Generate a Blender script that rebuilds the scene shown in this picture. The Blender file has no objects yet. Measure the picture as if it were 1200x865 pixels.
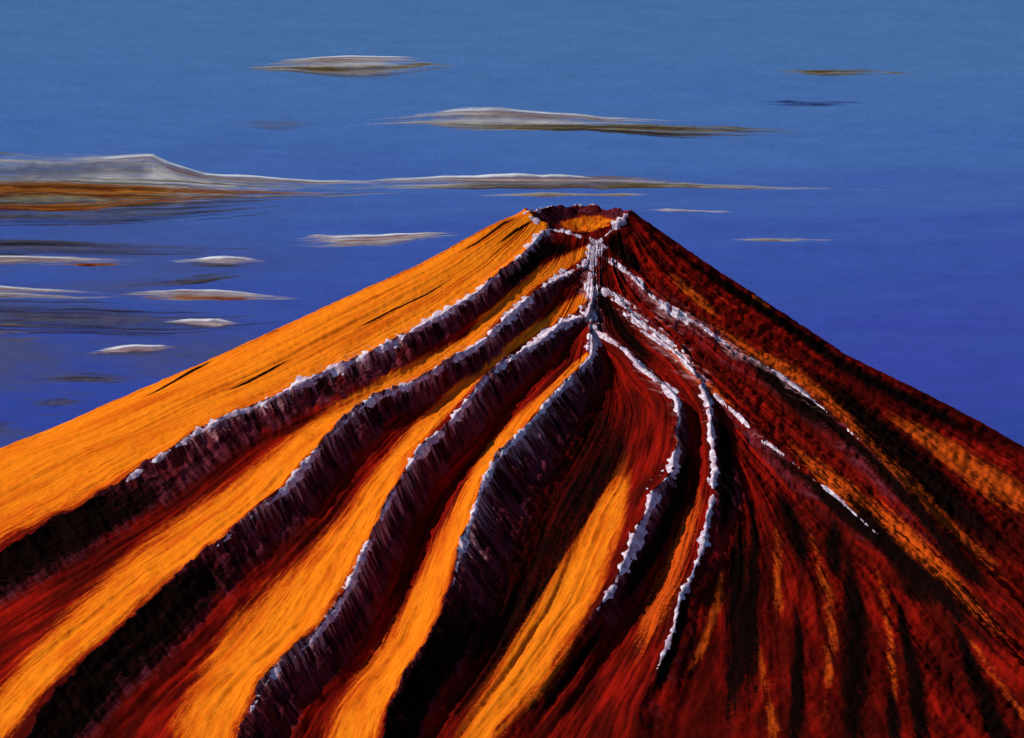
import bpy, math
import numpy as np
from mathutils import Vector

# ------------------------------------------------------------------ camera, light, exposure
S = bpy.context.scene
COL = S.collection
F = 4000.0                      # metres from the camera to the summit axis
CAM = np.array([-78.0, -F, 640.0])
PITCH = math.atan(167.5 / F)
cam_data = bpy.data.cameras.new('camera')
cam = bpy.data.objects.new('camera', cam_data)
COL.objects.link(cam)
cam.location = CAM
cam.rotation_euler = (math.pi / 2 + PITCH, 0, 0)
cam_data.sensor_width = 36.0
cam_data.lens = 36.0 * F / 1200.0
cam_data.clip_start = 10.0
cam_data.clip_end = 200000.0
S.camera = cam

SUN_EL, SUN_BEHIND = math.radians(39), math.radians(16)   # sun on the left, a little beyond the peak
sun_dir = Vector((-math.cos(SUN_EL) * math.cos(SUN_BEHIND), math.cos(SUN_EL) * math.sin(SUN_BEHIND), math.sin(SUN_EL)))
sd = bpy.data.lights.new('sun', 'SUN')
sd.energy = 5.0
sd.angle = math.radians(0.5)
sd.color = (1.0, 0.94, 0.85)
so = bpy.data.objects.new('sun', sd)
COL.objects.link(so)
so.rotation_euler = sun_dir.to_track_quat('Z', 'Y').to_euler()
so.location = (-3000, 1000, 3000)

W = bpy.data.worlds.new('World')
S.world = W
W.use_nodes = True


def world_nodes():
    nt = W.node_tree
    nt.nodes.clear()
    N, Lk = nt.nodes.new, nt.links.new
    out = N('ShaderNodeOutputWorld')
    bg = N('ShaderNodeBackground')
    bg.inputs['Strength'].default_value = 0.1
    Lk(bg.outputs[0], out.inputs[0])
    sky = N('ShaderNodeTexSky')
    sky.sky_type = 'NISHITA'
    sky.sun_disc = False
    sky.sun_elevation = SUN_EL
    sky.sun_rotation = math.atan2(sun_dir.x, sun_dir.y)
    sky.altitude = 600
    sky.dust_density = 0.3
    sky.ozone_density = 4.0
    tc = N('ShaderNodeTexCoord')
    sep = N('ShaderNodeSeparateXYZ')
    Lk(tc.outputs['Generated'], sep.inputs[0])
    # brushed unevenness of the air, drawn out along the horizon
    mp = N('ShaderNodeMapping')
    mp.inputs['Scale'].default_value = (9, 9, 150)
    Lk(tc.outputs['Generated'], mp.inputs[0])
    n1 = N('ShaderNodeTexNoise')
    n1.inputs['Scale'].default_value = 1.0
    n1.inputs['Detail'].default_value = 7
    n1.inputs['Roughness'].default_value = 0.6
    n1.inputs['Distortion'].default_value = 0.3
    Lk(mp.outputs[0], n1.inputs[0])
    ma = N('ShaderNodeMath')
    ma.operation = 'MULTIPLY_ADD'
    ma.inputs[1].default_value = 0.05
    Lk(n1.outputs[0], ma.inputs[0])
    sub = N('ShaderNodeMath')
    sub.operation = 'SUBTRACT'
    sub.inputs[1].default_value = 0.025
    Lk(sep.outputs['Z'], ma.inputs[2])
    Lk(ma.outputs[0], sub.inputs[0])
    ramp = N('ShaderNodeValToRGB')
    mr = N('ShaderNodeMapRange')
    mr.inputs[1].default_value = -0.02
    mr.inputs[2].default_value = 0.30
    Lk(sub.outputs[0], mr.inputs[0])
    Lk(mr.outputs[0], ramp.inputs[0])
    e = ramp.color_ramp.elements

    def pos(el):
        return (el + 0.02) / 0.32
    pts = [(0.0, (0.029, 0.052, 0.30)), (0.045, (0.034, 0.062, 0.33)), (0.08, (0.042, 0.090, 0.36)),
           (0.105, (0.054, 0.132, 0.385)), (0.135, (0.061, 0.152, 0.365)), (0.16, (0.062, 0.146, 0.345)), (0.28, (0.05, 0.12, 0.30))]
    e[0].position, e[0].color = pos(pts[0][0]), (*pts[0][1], 1)
    e[1].position, e[1].color = pos(pts[-1][0]), (*pts[-1][1], 1)
    for p, c in pts[1:-1]:
        el = e.new(pos(p))
        el.color = (*c, 1)
    # slow east-west change and fine strokes
    def tint(prev, sock, a, b, amount, col):
        mr_ = N('ShaderNodeMapRange')
        mr_.interpolation_type = 'SMOOTHSTEP'
        mr_.inputs[1].default_value, mr_.inputs[2].default_value, mr_.inputs[4].default_value = a, b, amount
        Lk(sock, mr_.inputs[0])
        low_ = N('ShaderNodeMapRange')
        low_.interpolation_type = 'SMOOTHSTEP'
        low_.inputs[1].default_value, low_.inputs[2].default_value = 0.11, 0.03
        low_.inputs[3].default_value, low_.inputs[4].default_value = 0, 1
        Lk(sub.outputs[0], low_.inputs[0])
        mm = N('ShaderNodeMath')
        mm.operation = 'MULTIPLY'
        Lk(mr_.outputs[0], mm.inputs[0])
        Lk(low_.outputs[0], mm.inputs[1])
        patch = N('ShaderNodeMapRange')
        patch.interpolation_type = 'SMOOTHSTEP'
        patch.inputs[1].default_value, patch.inputs[2].default_value = 0.36, 0.62
        Lk(n3.outputs[0], patch.inputs[0])
        m2 = N('ShaderNodeMath')
        m2.operation = 'MULTIPLY'
        Lk(mm.outputs[0], m2.inputs[0])
        Lk(patch.outputs[0], m2.inputs[1])
        mx = N('ShaderNodeMix')
        mx.data_type = 'RGBA'
        Lk(m2.outputs[0], mx.inputs['Factor'])
        Lk(prev, mx.inputs['A'])
        mx.inputs['B'].default_value = (*col, 1)
        return mx.outputs['Result']
    mp3 = N('ShaderNodeMapping')
    mp3.inputs['Scale'].default_value = (14, 14, 75)
    Lk(tc.outputs['Generated'], mp3.inputs[0])
    n3 = N('ShaderNodeTexNoise')
    n3.inputs['Scale'].default_value = 1.0
    n3.inputs['Detail'].default_value = 6
    n3.inputs['Roughness'].default_value = 0.6
    n3.inputs['Distortion'].default_value = 0.5
    Lk(mp3.outputs[0], n3.inputs[0])
    tinted = tint(ramp.outputs[0], sep.outputs['X'], -0.02, -0.11, 0.9, (0.066, 0.072, 0.13))
    tinted = tint(tinted, sep.outputs['X'], 0.02, 0.14, 0.6, (0.050, 0.062, 0.37))
    val = N('ShaderNodeMapRange')
    val.inputs[1].default_value, val.inputs[2].default_value = 0.3, 0.7
    val.inputs[3].default_value, val.inputs[4].default_value = 0.92, 1.08
    mp2 = N('ShaderNodeMapping')
    mp2.inputs['Scale'].default_value = (70, 70, 520)
    Lk(tc.outputs['Generated'], mp2.inputs[0])
    n2 = N('ShaderNodeTexNoise')
    n2.inputs['Scale'].default_value = 1.0
    n2.inputs['Detail'].default_value = 5
    n2.inputs['Roughness'].default_value = 0.65
    Lk(mp2.outputs[0], n2.inputs[0])
    Lk(n2.outputs[0], val.inputs[0])
    n4 = N('ShaderNodeTexNoise')              # fine mottling of the air
    n4.inputs['Scale'].default_value = 1300.0
    n4.inputs['Detail'].default_value = 2
    Lk(tc.outputs['Generated'], n4.inputs[0])
    gr = N('ShaderNodeMapRange')
    gr.inputs[1].default_value, gr.inputs[2].default_value = 0.25, 0.75
    gr.inputs[3].default_value, gr.inputs[4].default_value = 0.93, 1.07
    Lk(n4.outputs[0], gr.inputs[0])
    both = N('ShaderNodeMath')
    both.operation = 'MULTIPLY'
    Lk(val.outputs[0], both.inputs[0])
    Lk(gr.outputs[0], both.inputs[1])
    mul = N('ShaderNodeVectorMath')
    mul.operation = 'SCALE'
    Lk(tinted, mul.inputs[0])
    Lk(both.outputs[0], mul.inputs['Scale'])
    gain = N('ShaderNodeVectorMath')
    gain.operation = 'SCALE'
    gain.inputs['Scale'].default_value = 10.0
    Lk(mul.outputs[0], gain.inputs[0])
    # the low deep-blue air passes into the open sky above
    up = N('ShaderNodeMapRange')
    up.interpolation_type = 'SMOOTHSTEP'
    up.inputs[1].default_value, up.inputs[2].default_value = 0.2, 0.45
    Lk(sep.outputs['Z'], up.inputs[0])
    mix = N('ShaderNodeMix')
    mix.data_type = 'RGBA'
    Lk(up.outputs[0], mix.inputs['Factor'])
    Lk(gain.outputs[0], mix.inputs['A'])
    Lk(sky.outputs[0], mix.inputs['B'])
    Lk(mix.outputs['Result'], bg.inputs['Color'])


world_nodes()
vs = S.view_settings
vs.view_transform = 'Standard'
vs.look = 'None'
vs.exposure = 0.0
vs.gamma = 1.0
vs.use_curve_mapping = False
S.cycles.use_denoising = True
S.cycles.transparent_max_bounces = 32
S.cycles.max_bounces = 6

# ------------------------------------------------------------------ helpers


def project(x, y, z):
    """world point -> place on the 1200 x 865 drawing of the mountain"""
    dx, dy, dz = x - CAM[0], y - CAM[1], z - CAM[2]
    c, s = math.cos(PITCH), math.sin(PITCH)
    d = dy * c + dz * s
    up = -dy * s + dz * c
    return 600 + F * dx / d, 432.5 - F * up / d


def at(u, v, depth):
    """a point seen at (u, v), depth metres away"""
    c, s = math.cos(PITCH), math.sin(PITCH)
    a, b = (u - 600) / F * depth, (432.5 - v) / F * depth
    return np.array([CAM[0] + a, CAM[1] + depth * c - b * s, CAM[2] + depth * s + b * c])


RNG = np.random.default_rng(11)
LAT = RNG.random((256, 256)).astype(np.float32)


def vnoise(x, y, seed=0):
    x = np.asarray(x, np.float32) + seed * 17.31
    y = np.asarray(y, np.float32) + seed * 9.77
    xi, yi = np.floor(x), np.floor(y)
    fx, fy = x - xi, y - yi
    fx, fy = fx * fx * (3 - 2 * fx), fy * fy * (3 - 2 * fy)
    xi, yi = xi.astype(np.int64) & 255, yi.astype(np.int64) & 255
    x1, y1 = (xi + 1) & 255, (yi + 1) & 255
    a = LAT[xi, yi] * (1 - fx) + LAT[x1, yi] * fx
    b = LAT[xi, y1] * (1 - fx) + LAT[x1, y1] * fx
    return (a * (1 - fy) + b * fy) * 2 - 1


def fbm(x, y, o=4, seed=0, gain=0.5):
    t, a = 0, 1.0
    for k in range(o):
        t = t + a * vnoise(x, y, seed + k * 3)
        x, y, a = x * 2.03, y * 2.03, a * gain
    return t


def sstep(a, b, x):
    t = np.clip((x - a) / (b - a), 0, 1)
    return t * t * (3 - 2 * t)


def tag(o, label=None, cat=None, group=None, kind=None):
    for k, val in (('label', label), ('category', cat), ('group', group), ('kind', kind)):
        if val:
            o[k] = val


def make_mesh(name, verts, faces, mat, parent=None, normals=None, attrs=None):
    me = bpy.data.meshes.new(name)
    verts = np.asarray(verts, np.float32)
    faces = np.asarray(faces, np.int32)
    n, k = faces.shape
    me.vertices.add(len(verts))
    me.vertices.foreach_set('co', verts.ravel())
    me.loops.add(n * k)
    me.loops.foreach_set('vertex_index', faces.ravel())
    me.polygons.add(n)
    me.polygons.foreach_set('loop_start', np.arange(0, n * k, k, dtype=np.int32))
    me.polygons.foreach_set('use_smooth', np.ones(n, bool))
    me.update(calc_edges=True)
    me.validate()
    for an, arr in (attrs or {}).items():
        arr = np.asarray(arr, np.float32)
        if arr.ndim == 1:
            a = me.attributes.new(an, 'FLOAT', 'POINT')
            a.data.foreach_set('value', arr)
        else:
            a = me.attributes.new(an, 'FLOAT_VECTOR', 'POINT')
            a.data.foreach_set('vector', arr.ravel())
    if normals is not None:
        me.normals_split_custom_set_from_vertices(np.asarray(normals, np.float32).tolist())
    me.materials.append(mat)
    o = bpy.data.objects.new(name, me)
    COL.objects.link(o)
    if parent:
        o.parent = parent
    return o


class NT:
    """small wrapper for building node materials"""

    def __init__(self, name):
        self.m = bpy.data.materials.new(name)
        self.m.use_nodes = True
        self.t = self.m.node_tree
        self.t.nodes.clear()
        self.out = self.new('ShaderNodeOutputMaterial')

    def new(self, kind, **kw):
        n = self.t.nodes.new(kind)
        for k, val in kw.items():
            setattr(n, k, val)
        return n

    def set(self, sock, val):
        if hasattr(val, 'is_output'):
            self.t.links.new(val, sock)
        else:
            sock.default_value = val

    def attr(self, name, vec=False):
        n = self.new('ShaderNodeAttribute', attribute_name=name)
        return n.outputs['Vector' if vec else 'Fac']

    def math(self, op, a, b=0.0, clamp=False):
        n = self.new('ShaderNodeMath', operation=op, use_clamp=clamp)
        self.set(n.inputs[0], a)
        self.set(n.inputs[1], b)
        return n.outputs[0]

    def noise(self, vec, scale, detail=4, rough=0.55, dist=0.0):
        mp = self.new('ShaderNodeMapping')
        mp.inputs['Scale'].default_value = scale
        self.set(mp.inputs[0], vec)
        n = self.new('ShaderNodeTexNoise')
        n.inputs['Scale'].default_value = 1
        n.inputs['Detail'].default_value = detail
        n.inputs['Roughness'].default_value = rough
        n.inputs['Distortion'].default_value = dist
        self.set(n.inputs['Vector'], mp.outputs[0])
        return n.outputs[0]

    def rng(self, x, a, b, c=0.0, d=1.0, smooth=True):
        n = self.new('ShaderNodeMapRange', interpolation_type='SMOOTHSTEP' if smooth else 'LINEAR')
        for i, val in enumerate((x, a, b, c, d)):
            self.set(n.inputs[i], val)
        return n.outputs[0]

    def mix(self, f, a, b):
        n = self.new('ShaderNodeMix', data_type='RGBA')
        self.set(n.inputs['Factor'], f)
        for s_, val in (('A', a), ('B', b)):
            self.set(n.inputs[s_], (*val, 1) if isinstance(val, tuple) else val)
        return n.outputs['Result']


# ------------------------------------------------------------------ materials
def rock_material():
    t = NT('volcanic_slope')
    flow = t.attr('flow', True)           # x: across the fall line, y: down it
    ash, scarp, char, frost, ember = (t.attr(a) for a in ('ash', 'scarp', 'char', 'frost', 'ember'))
    streak = t.noise(flow, (1.0, 0.018, 1), 6, 0.62, 0.05)
    fine = t.noise(flow, (4.2, 0.045, 1), 5, 0.65, 0.05)
    speck = t.noise(flow, (3.0, 1.1, 1), 6, 0.72)
    wide = t.noise(flow, (0.22, 0.012, 1), 4, 0.55, 0.3)
    geo = t.new('ShaderNodeNewGeometry').outputs['Position']
    grit = t.noise(geo, (0.22, 0.22, 0.22), 6, 0.7)
    # orange ash over dark red, sunlight and shade put into the colour, edge frayed
    fray = t.math('ADD', t.math('MULTIPLY', t.math('SUBTRACT', streak, 0.5), 1.1),
                  t.math('MULTIPLY', t.math('SUBTRACT', fine, 0.5), 1.0))
    fray = t.math('ADD', fray, t.math('MULTIPLY', t.math('SUBTRACT', grit, 0.5), 0.7))
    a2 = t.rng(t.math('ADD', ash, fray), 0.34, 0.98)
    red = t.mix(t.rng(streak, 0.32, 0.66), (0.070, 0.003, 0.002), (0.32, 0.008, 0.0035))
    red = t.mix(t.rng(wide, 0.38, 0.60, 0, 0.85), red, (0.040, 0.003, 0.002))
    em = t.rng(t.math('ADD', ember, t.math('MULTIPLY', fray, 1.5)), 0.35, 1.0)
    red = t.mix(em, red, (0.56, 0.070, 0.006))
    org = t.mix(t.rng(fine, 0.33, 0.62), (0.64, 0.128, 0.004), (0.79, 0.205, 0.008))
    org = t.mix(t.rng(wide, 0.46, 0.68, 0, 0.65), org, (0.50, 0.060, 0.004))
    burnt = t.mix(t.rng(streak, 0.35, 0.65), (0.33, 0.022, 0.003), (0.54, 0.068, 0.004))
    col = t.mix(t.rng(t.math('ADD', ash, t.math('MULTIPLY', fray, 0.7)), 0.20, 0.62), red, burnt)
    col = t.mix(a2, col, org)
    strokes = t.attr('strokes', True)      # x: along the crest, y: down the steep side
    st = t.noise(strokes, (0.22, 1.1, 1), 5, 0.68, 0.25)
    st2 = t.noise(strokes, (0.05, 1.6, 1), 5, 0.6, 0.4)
    maroon_shade = t.mix(t.rng(st, 0.38, 0.64), (0.020, 0.003, 0.004), (0.150, 0.022, 0.034))  # shade of the steep ridge sides, put into a maroon rock colour
    maroon_shade = t.mix(t.rng(st2, 0.50, 0.70, 0, 0.8), maroon_shade, (0.010, 0.003, 0.003))
    maroon_shade = t.mix(t.rng(st2, 0.48, 0.34, 0, 0.55), maroon_shade, (0.16, 0.010, 0.006))
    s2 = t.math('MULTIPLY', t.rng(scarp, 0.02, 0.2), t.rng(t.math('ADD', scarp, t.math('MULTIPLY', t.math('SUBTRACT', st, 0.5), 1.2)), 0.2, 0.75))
    col = t.mix(s2, col, maroon_shade)
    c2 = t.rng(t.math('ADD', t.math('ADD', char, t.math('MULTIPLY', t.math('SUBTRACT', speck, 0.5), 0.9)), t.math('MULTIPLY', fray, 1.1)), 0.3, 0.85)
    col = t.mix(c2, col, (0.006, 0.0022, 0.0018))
    f2 = t.math('MULTIPLY', t.rng(frost, 0.06, 0.3), t.rng(t.math('ADD', frost, t.math('MULTIPLY', t.math('SUBTRACT', st, 0.5), 2.6)), 0.40, 1.05, 0, 0.9))
    col = t.mix(f2, col, (0.60, 0.27, 0.27))
    p = t.new('ShaderNodeBsdfPrincipled')
    t.set(p.inputs['Base Color'], col)
    p.inputs['Roughness'].default_value = 1.0
    p.inputs['Specular IOR Level'].default_value = 0.0
    b1 = t.new('ShaderNodeBump')
    b1.inputs['Strength'].default_value = 0.4
    b1.inputs['Distance'].default_value = 3.0
    hgt = t.math('ADD', t.math('MULTIPLY', fine, 0.28), t.math('ADD', t.math('MULTIPLY', speck, 0.4), t.math('MULTIPLY', grit, 0.8)))
    t.set(b1.inputs['Height'], hgt)
    t.set(p.inputs['Normal'], b1.outputs[0])
    t.t.links.new(p.outputs[0], t.out.inputs[0])
    return t.m


def snow_material():
    t = NT('crusted_snow')
    geo = t.new('ShaderNodeNewGeometry').outputs['Position']
    n = t.noise(geo, (0.11, 0.11, 0.11), 5, 0.65)
    n2 = t.noise(geo, (0.35, 0.35, 0.35), 4, 0.65)
    col = t.mix(t.rng(n, 0.40, 0.62), (0.42, 0.25, 0.34), (0.78, 0.69, 0.75))
    p = t.new('ShaderNodeBsdfPrincipled')
    t.set(p.inputs['Base Color'], col)
    p.inputs['Roughness'].default_value = 0.6
    b = t.new('ShaderNodeBump')
    b.inputs['Strength'].default_value = 0.5
    b.inputs['Distance'].default_value = 3.0
    t.set(b.inputs['Height'], n2)
    t.set(p.inputs['Normal'], b.outputs[0])
    t.t.links.new(p.outputs[0], t.out.inputs[0])
    return t.m


def ground_material():
    t = NT('cinder_plain')
    geo = t.new('ShaderNodeNewGeometry').outputs['Position']
    n = t.noise(geo, (0.002, 0.002, 0.002), 6, 0.6)
    p = t.new('ShaderNodeBsdfPrincipled')
    t.set(p.inputs['Base Color'], t.mix(t.rng(n, 0.35, 0.65), (0.05, 0.02, 0.014), (0.16, 0.06, 0.03)))
    p.inputs['Roughness'].default_value = 0.9
    t.t.links.new(p.outputs[0], t.out.inputs[0])
    return t.m


ROCK, SNOW, GROUND = rock_material(), snow_material(), ground_material()


def cloud_material(name, c1, c2, dens, seed, glow=0.5):
    t = NT(name)
    fl, edge = t.attr('flow', True), t.attr('edge')
    mp = t.new('ShaderNodeMapping')
    mp.inputs['Location'].default_value = (seed * 7.3, seed * 3.1, seed)
    t.set(mp.inputs[0], fl)
    v = mp.outputs[0]
    n = t.noise(v, (0.022, 0.36, 0.2), 6, 0.62, 0.4)
    n2 = t.noise(v, (0.05, 1.1, 0.5), 4, 0.6)
    a = t.math('ADD', edge, t.math('MULTIPLY', t.math('SUBTRACT', n, 0.5), 1.5))
    a = t.math('ADD', a, t.math('MULTIPLY', t.math('SUBTRACT', n2, 0.5), 0.5))
    alpha = t.math('MULTIPLY', t.rng(a, 0.12, 0.95), dens, True)
    col = t.mix(t.rng(n2, 0.35, 0.65), c1, c2)
    d = t.new('ShaderNodeBsdfDiffuse')
    tl = t.new('ShaderNodeBsdfTranslucent')
    tr = t.new('ShaderNodeBsdfTransparent')
    t.set(d.inputs[0], col)
    t.set(tl.inputs[0], col)
    m1, m2 = t.new('ShaderNodeMixShader'), t.new('ShaderNodeMixShader')
    m1.inputs[0].default_value = glow
    t.t.links.new(d.outputs[0], m1.inputs[1])
    t.t.links.new(tl.outputs[0], m1.inputs[2])
    t.set(m2.inputs[0], alpha)
    t.t.links.new(tr.outputs[0], m2.inputs[1])
    t.t.links.new(m1.outputs[0], m2.inputs[2])
    t.t.links.new(m2.outputs[0], t.out.inputs[0])
    return t.m


# ------------------------------------------------------------------ ground
def build_ground():
    n, R = 96, 90000.0
    rad = np.array([0, 500, 1500, 3000, 6000, 12000, 25000, 50000, R])
    th = np.linspace(0, 2 * math.pi, n, endpoint=False)
    vs_ = [(r * math.cos(a), r * math.sin(a), 0) for r in rad for a in th]
    fs_ = [(i * n + j, i * n + (j + 1) % n, (i + 1) * n + (j + 1) % n, (i + 1) * n + j) for i in range(len(rad) - 1) for j in range(n)]
    o = make_mesh('ground', vs_, np.array(fs_)[:, ::-1], GROUND)
    tag(o, kind='structure')


build_ground()

# ------------------------------------------------------------------ the volcano
# crest lines of the lava ridges on the drawing, from the summit down
CREST = {
    0: [(640, 236), (617, 245), (567, 269), (492, 311), (441, 334), (380, 362), (243, 426), (139, 471), (69, 505), (0, 530), (-150, 600), (-500, 780), (-760, 905)],
    1: [(642, 262), (637, 270), (631, 277), (616, 294), (593, 315.5), (560, 342), (520, 367), (490, 384), (462, 401), (430, 417), (405, 428),
        (375, 440), (345, 453), (320, 467), (295, 479), (268, 487), (250, 497), (232, 506), (212, 520), (195, 531), (175, 545), (152, 561),
        (120, 580), (90, 597), (60, 613), (30, 633), (0, 650), (-160, 735), (-400, 880)],
    2: [(692, 268), (690, 300), (687, 308), (672, 317), (649, 327), (634, 338), (608, 360), (583, 385), (555, 408), (522, 428), (492, 446),
        (466, 457), (441, 467), (418, 482), (389, 511), (363, 539), (333, 576), (300, 602), (285, 615), (256, 639), (235, 655), (218, 669),
        (191, 694), (156, 729), (107, 774), (67, 818), (36, 858), (10, 890)],
    3: [(694, 268), (693, 340), (689, 368), (664, 377), (644, 388), (620, 406), (591, 425), (570, 443), (552, 465), (529, 495), (503, 519), (481, 543),
        (466, 569), (452, 598), (430, 639), (415, 674), (404, 698), (390, 722), (362, 754), (330, 779), (309, 803), (293, 833), (283, 860), (275, 890)],
    4: [(696, 268), (694, 385), (693, 417), (674, 439), (648, 465), (626, 491), (596, 524), (578, 543), (563, 576), (552, 609), (540, 646), (531, 687),
        (521, 706), (516, 728), (494, 768), (471, 803), (461, 828), (452, 860), (446, 890)],
    5: [(699, 268), (698, 386), (711, 397), (733, 411), (755, 434), (781, 454), (793, 469), (796, 491), (794, 524), (787, 552), (766, 584), (752, 620),
        (737, 654), (717, 692), (699, 716), (676, 746), (640, 797), (600, 845), (575, 875), (560, 890)],
    6: [(702, 268), (702, 333), (708, 339), (723, 347), (735, 358), (746, 375), (765, 391), (783, 406), (801, 421), (822, 447), (831, 476), (833, 510),
        (837, 546), (836, 576), (831, 602), (822, 646), (807, 683), (796, 700), (789, 736), (768, 789), (750, 830), (735, 890)],
    7: [(712, 262), (719, 320), (730, 345), (760, 372), (790, 405), (814, 438), (837, 463), (859, 482), (892, 513), (922, 535), (944, 554), (970, 577),
        (997, 600), (1026, 623), (1061, 648), (1093, 676), (1128, 719), (1170, 761), (1200, 789), (1290, 875)],
    8: [(720, 258), (728, 310), (743, 326), (763, 347), (781, 359), (801, 371), (821, 381), (862, 412), (880, 420), (900, 431), (921, 443), (939, 458),
        (966, 480), (991, 501), (1015, 525), (1043, 550), (1064, 577), (1089, 609), (1117, 640), (1153, 669), (1200, 715), (1400, 890)],
    9: [(735, 236), (742, 246), (815, 300), (914, 366), (994, 420), (1077, 461), (1147, 498), (1200, 529), (1350, 610), (1800, 890)],
}
# ridge height in metres along v
VV = [230, 270, 300, 340, 400, 450, 550, 650, 750, 900]
HGT = {0: [0] * 10, 9: [0] * 10,
       1: [0, 8, 16, 20, 24, 26, 28, 26, 22, 20],
       2: [0, 0, 3, 18, 24, 28, 32, 30, 28, 24],
       3: [0, 0, 2, 8, 20, 28, 34, 34, 32, 26],
       4: [0, 0, 2, 6, 12, 24, 36, 38, 34, 26],
       5: [0, 0, 2, 4, 9, 16, 24, 26, 16, 5],
       6: [0, 0, 2, 5, 10, 14, 18, 18, 14, 8],
       7: [0, 0, 0, 2, 5, 8, 13, 15, 15, 14],
       8: [0, 2, 6, 9, 13, 15, 16, 16, 15, 14]}
# per interval between neighbouring crests: width of the steep side after the left crest, of the rise to the right crest, rise power
PROF = {0: (0.05, 0.55, 2.2), 1: (0.36, 0.60, 1.5), 2: (0.35, 0.60, 1.5), 3: (0.40, 0.57, 1.5), 4: (0.38, 0.40, 1.3),
        5: (0.40, 0.55, 1.2), 6: (0.35, 0.28, 1.0), 7: (0.60, 0.35, 1.0), 8: (0.60, 0.05, 1.0)}


def crest_uv(i, shifted=True):
    p = np.array(CREST[i], float)
    if shifted:
        p = p.copy()
        p[:, 1] += np.interp(p[:, 1], VV, HGT[i])
    return p


def chart(u, v):
    """which pair of crests a place on the drawing lies between: q = i + f"""
    xs = [np.interp(v, crest_uv(i)[:, 1], crest_uv(i)[:, 0]) for i in range(10)]
    for i in range(1, 10):
        xs[i] = np.maximum(xs[i], xs[i - 1] + 1.5)
    q = np.full(u.shape, -1.0)
    gap = np.full(u.shape, 50.0)
    q = np.where(u < xs[0], (u - xs[0]) / 200, q)
    for i in range(9):
        m = (u >= xs[i]) & (u < xs[i + 1])
        g = xs[i + 1] - xs[i]
        q = np.where(m, i + (u - xs[i]) / g, q)
        gap = np.where(m, g, gap)
    q = np.where(u >= xs[9], 9 + (u - xs[9]) / 200, q)
    return q, gap


def seg_dist(u, v, pts):
    """distance to a polyline and the place along it (0..n-1)"""
    best = np.full(u.shape, 1e9)
    par, side = np.zeros(u.shape), np.zeros(u.shape)
    for k in range(len(pts) - 1):
        ax, ay = pts[k][0], pts[k][1]
        bx, by = pts[k + 1][0] - ax, pts[k + 1][1] - ay
        tt = np.clip(((u - ax) * bx + (v - ay) * by) / (bx * bx + by * by), 0, 1)
        d = np.hypot(u - ax - tt * bx, v - ay - tt * by)
        m = d < best
        best = np.where(m, d, best)
        par = np.where(m, k + tt, par)
        side = np.where(m, bx * (v - ay) - by * (u - ax), side)
    return best, par, side


def band(u, v, pts, soft=1.0, taper=True, fade=False):
    """1 inside a tapering streak (u, v, half width), 0 outside"""
    out = np.zeros(u.shape, np.float32)
    p = np.array(pts, float)
    wmax = p[:, 2].max() * 3.6 + 6
    m = (u > p[:, 0].min() - wmax) & (u < p[:, 0].max() + wmax) & (v > p[:, 1].min() - wmax) & (v < p[:, 1].max() + wmax)
    if not m.any():
        return out
    d, par, side = seg_dist(u[m], v[m], p)
    w = np.interp(par, np.arange(len(p)), p[:, 2])
    t_ = par / (len(p) - 1)
    if not taper:                            # the uphill edge of an ash chute thins out slowly
        d = np.where(side > 0, np.maximum(d - 0.1 * w, 0) * 0.80, d)
    start = np.clip(par / (len(p) - 1) * 4.5, 0, 1) if not taper else 1.0
    amp = np.clip(np.minimum(t_, 1 - t_) * 3.5, 0.0, 1) ** 0.6 if taper else 1.0
    w = w * (0.55 + 0.45 * amp)
    out[m] = (1 - sstep(1 - 0.5 * soft, 1 + 0.6 * soft, d / np.maximum(w, 0.1))) * amp * (start if fade else 1.0)
    return out


LIT_CHUTES = [  # orange ash chutes, sunlit tone painted in (u, v, half width)
    [(690, 292, 4), (679, 299, 6), (662, 309, 8), (644, 318, 8), (626, 329, 8), (598, 355, 8), (575, 374, 9), (552, 402, 8), (518, 418, 9), (466, 446, 10),
     (430, 469, 12), (404, 487, 13), (367, 515, 16), (337, 545, 19), (285, 591, 22), (231, 631, 26), (178, 671, 27), (133, 711, 26), (89, 751, 24), (44, 796, 22), (13, 831, 20), (-15, 862, 18)],
    [(684, 350, 5), (674, 357, 7), (649, 374, 7), (611, 399, 6), (588, 413, 7), (559, 439, 8), (529, 469, 9), (500, 499, 10), (478, 526, 11), (456, 560, 15),
     (438, 595, 20), (417, 634, 25), (389, 678, 31), (357, 715, 38), (316, 752, 38), (281, 795, 36), (260, 832, 36), (247, 870, 36)],
    [(688, 418, 4), (668, 436, 4), (645, 460, 5), (614, 490, 7), (581, 528, 9), (556, 572, 10), (540, 612, 12), (524, 645, 15), (513, 680, 17), (499, 716, 20),
     (478, 761, 23), (447, 807, 25), (426, 842, 26), (412, 872, 26)],
    [(741, 505, 3), (729, 560, 14), (713, 609, 19), (692, 652, 24), (669, 701, 29), (641, 752, 31), (609, 800, 29), (578, 839, 22), (555, 872, 18)],
]
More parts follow.
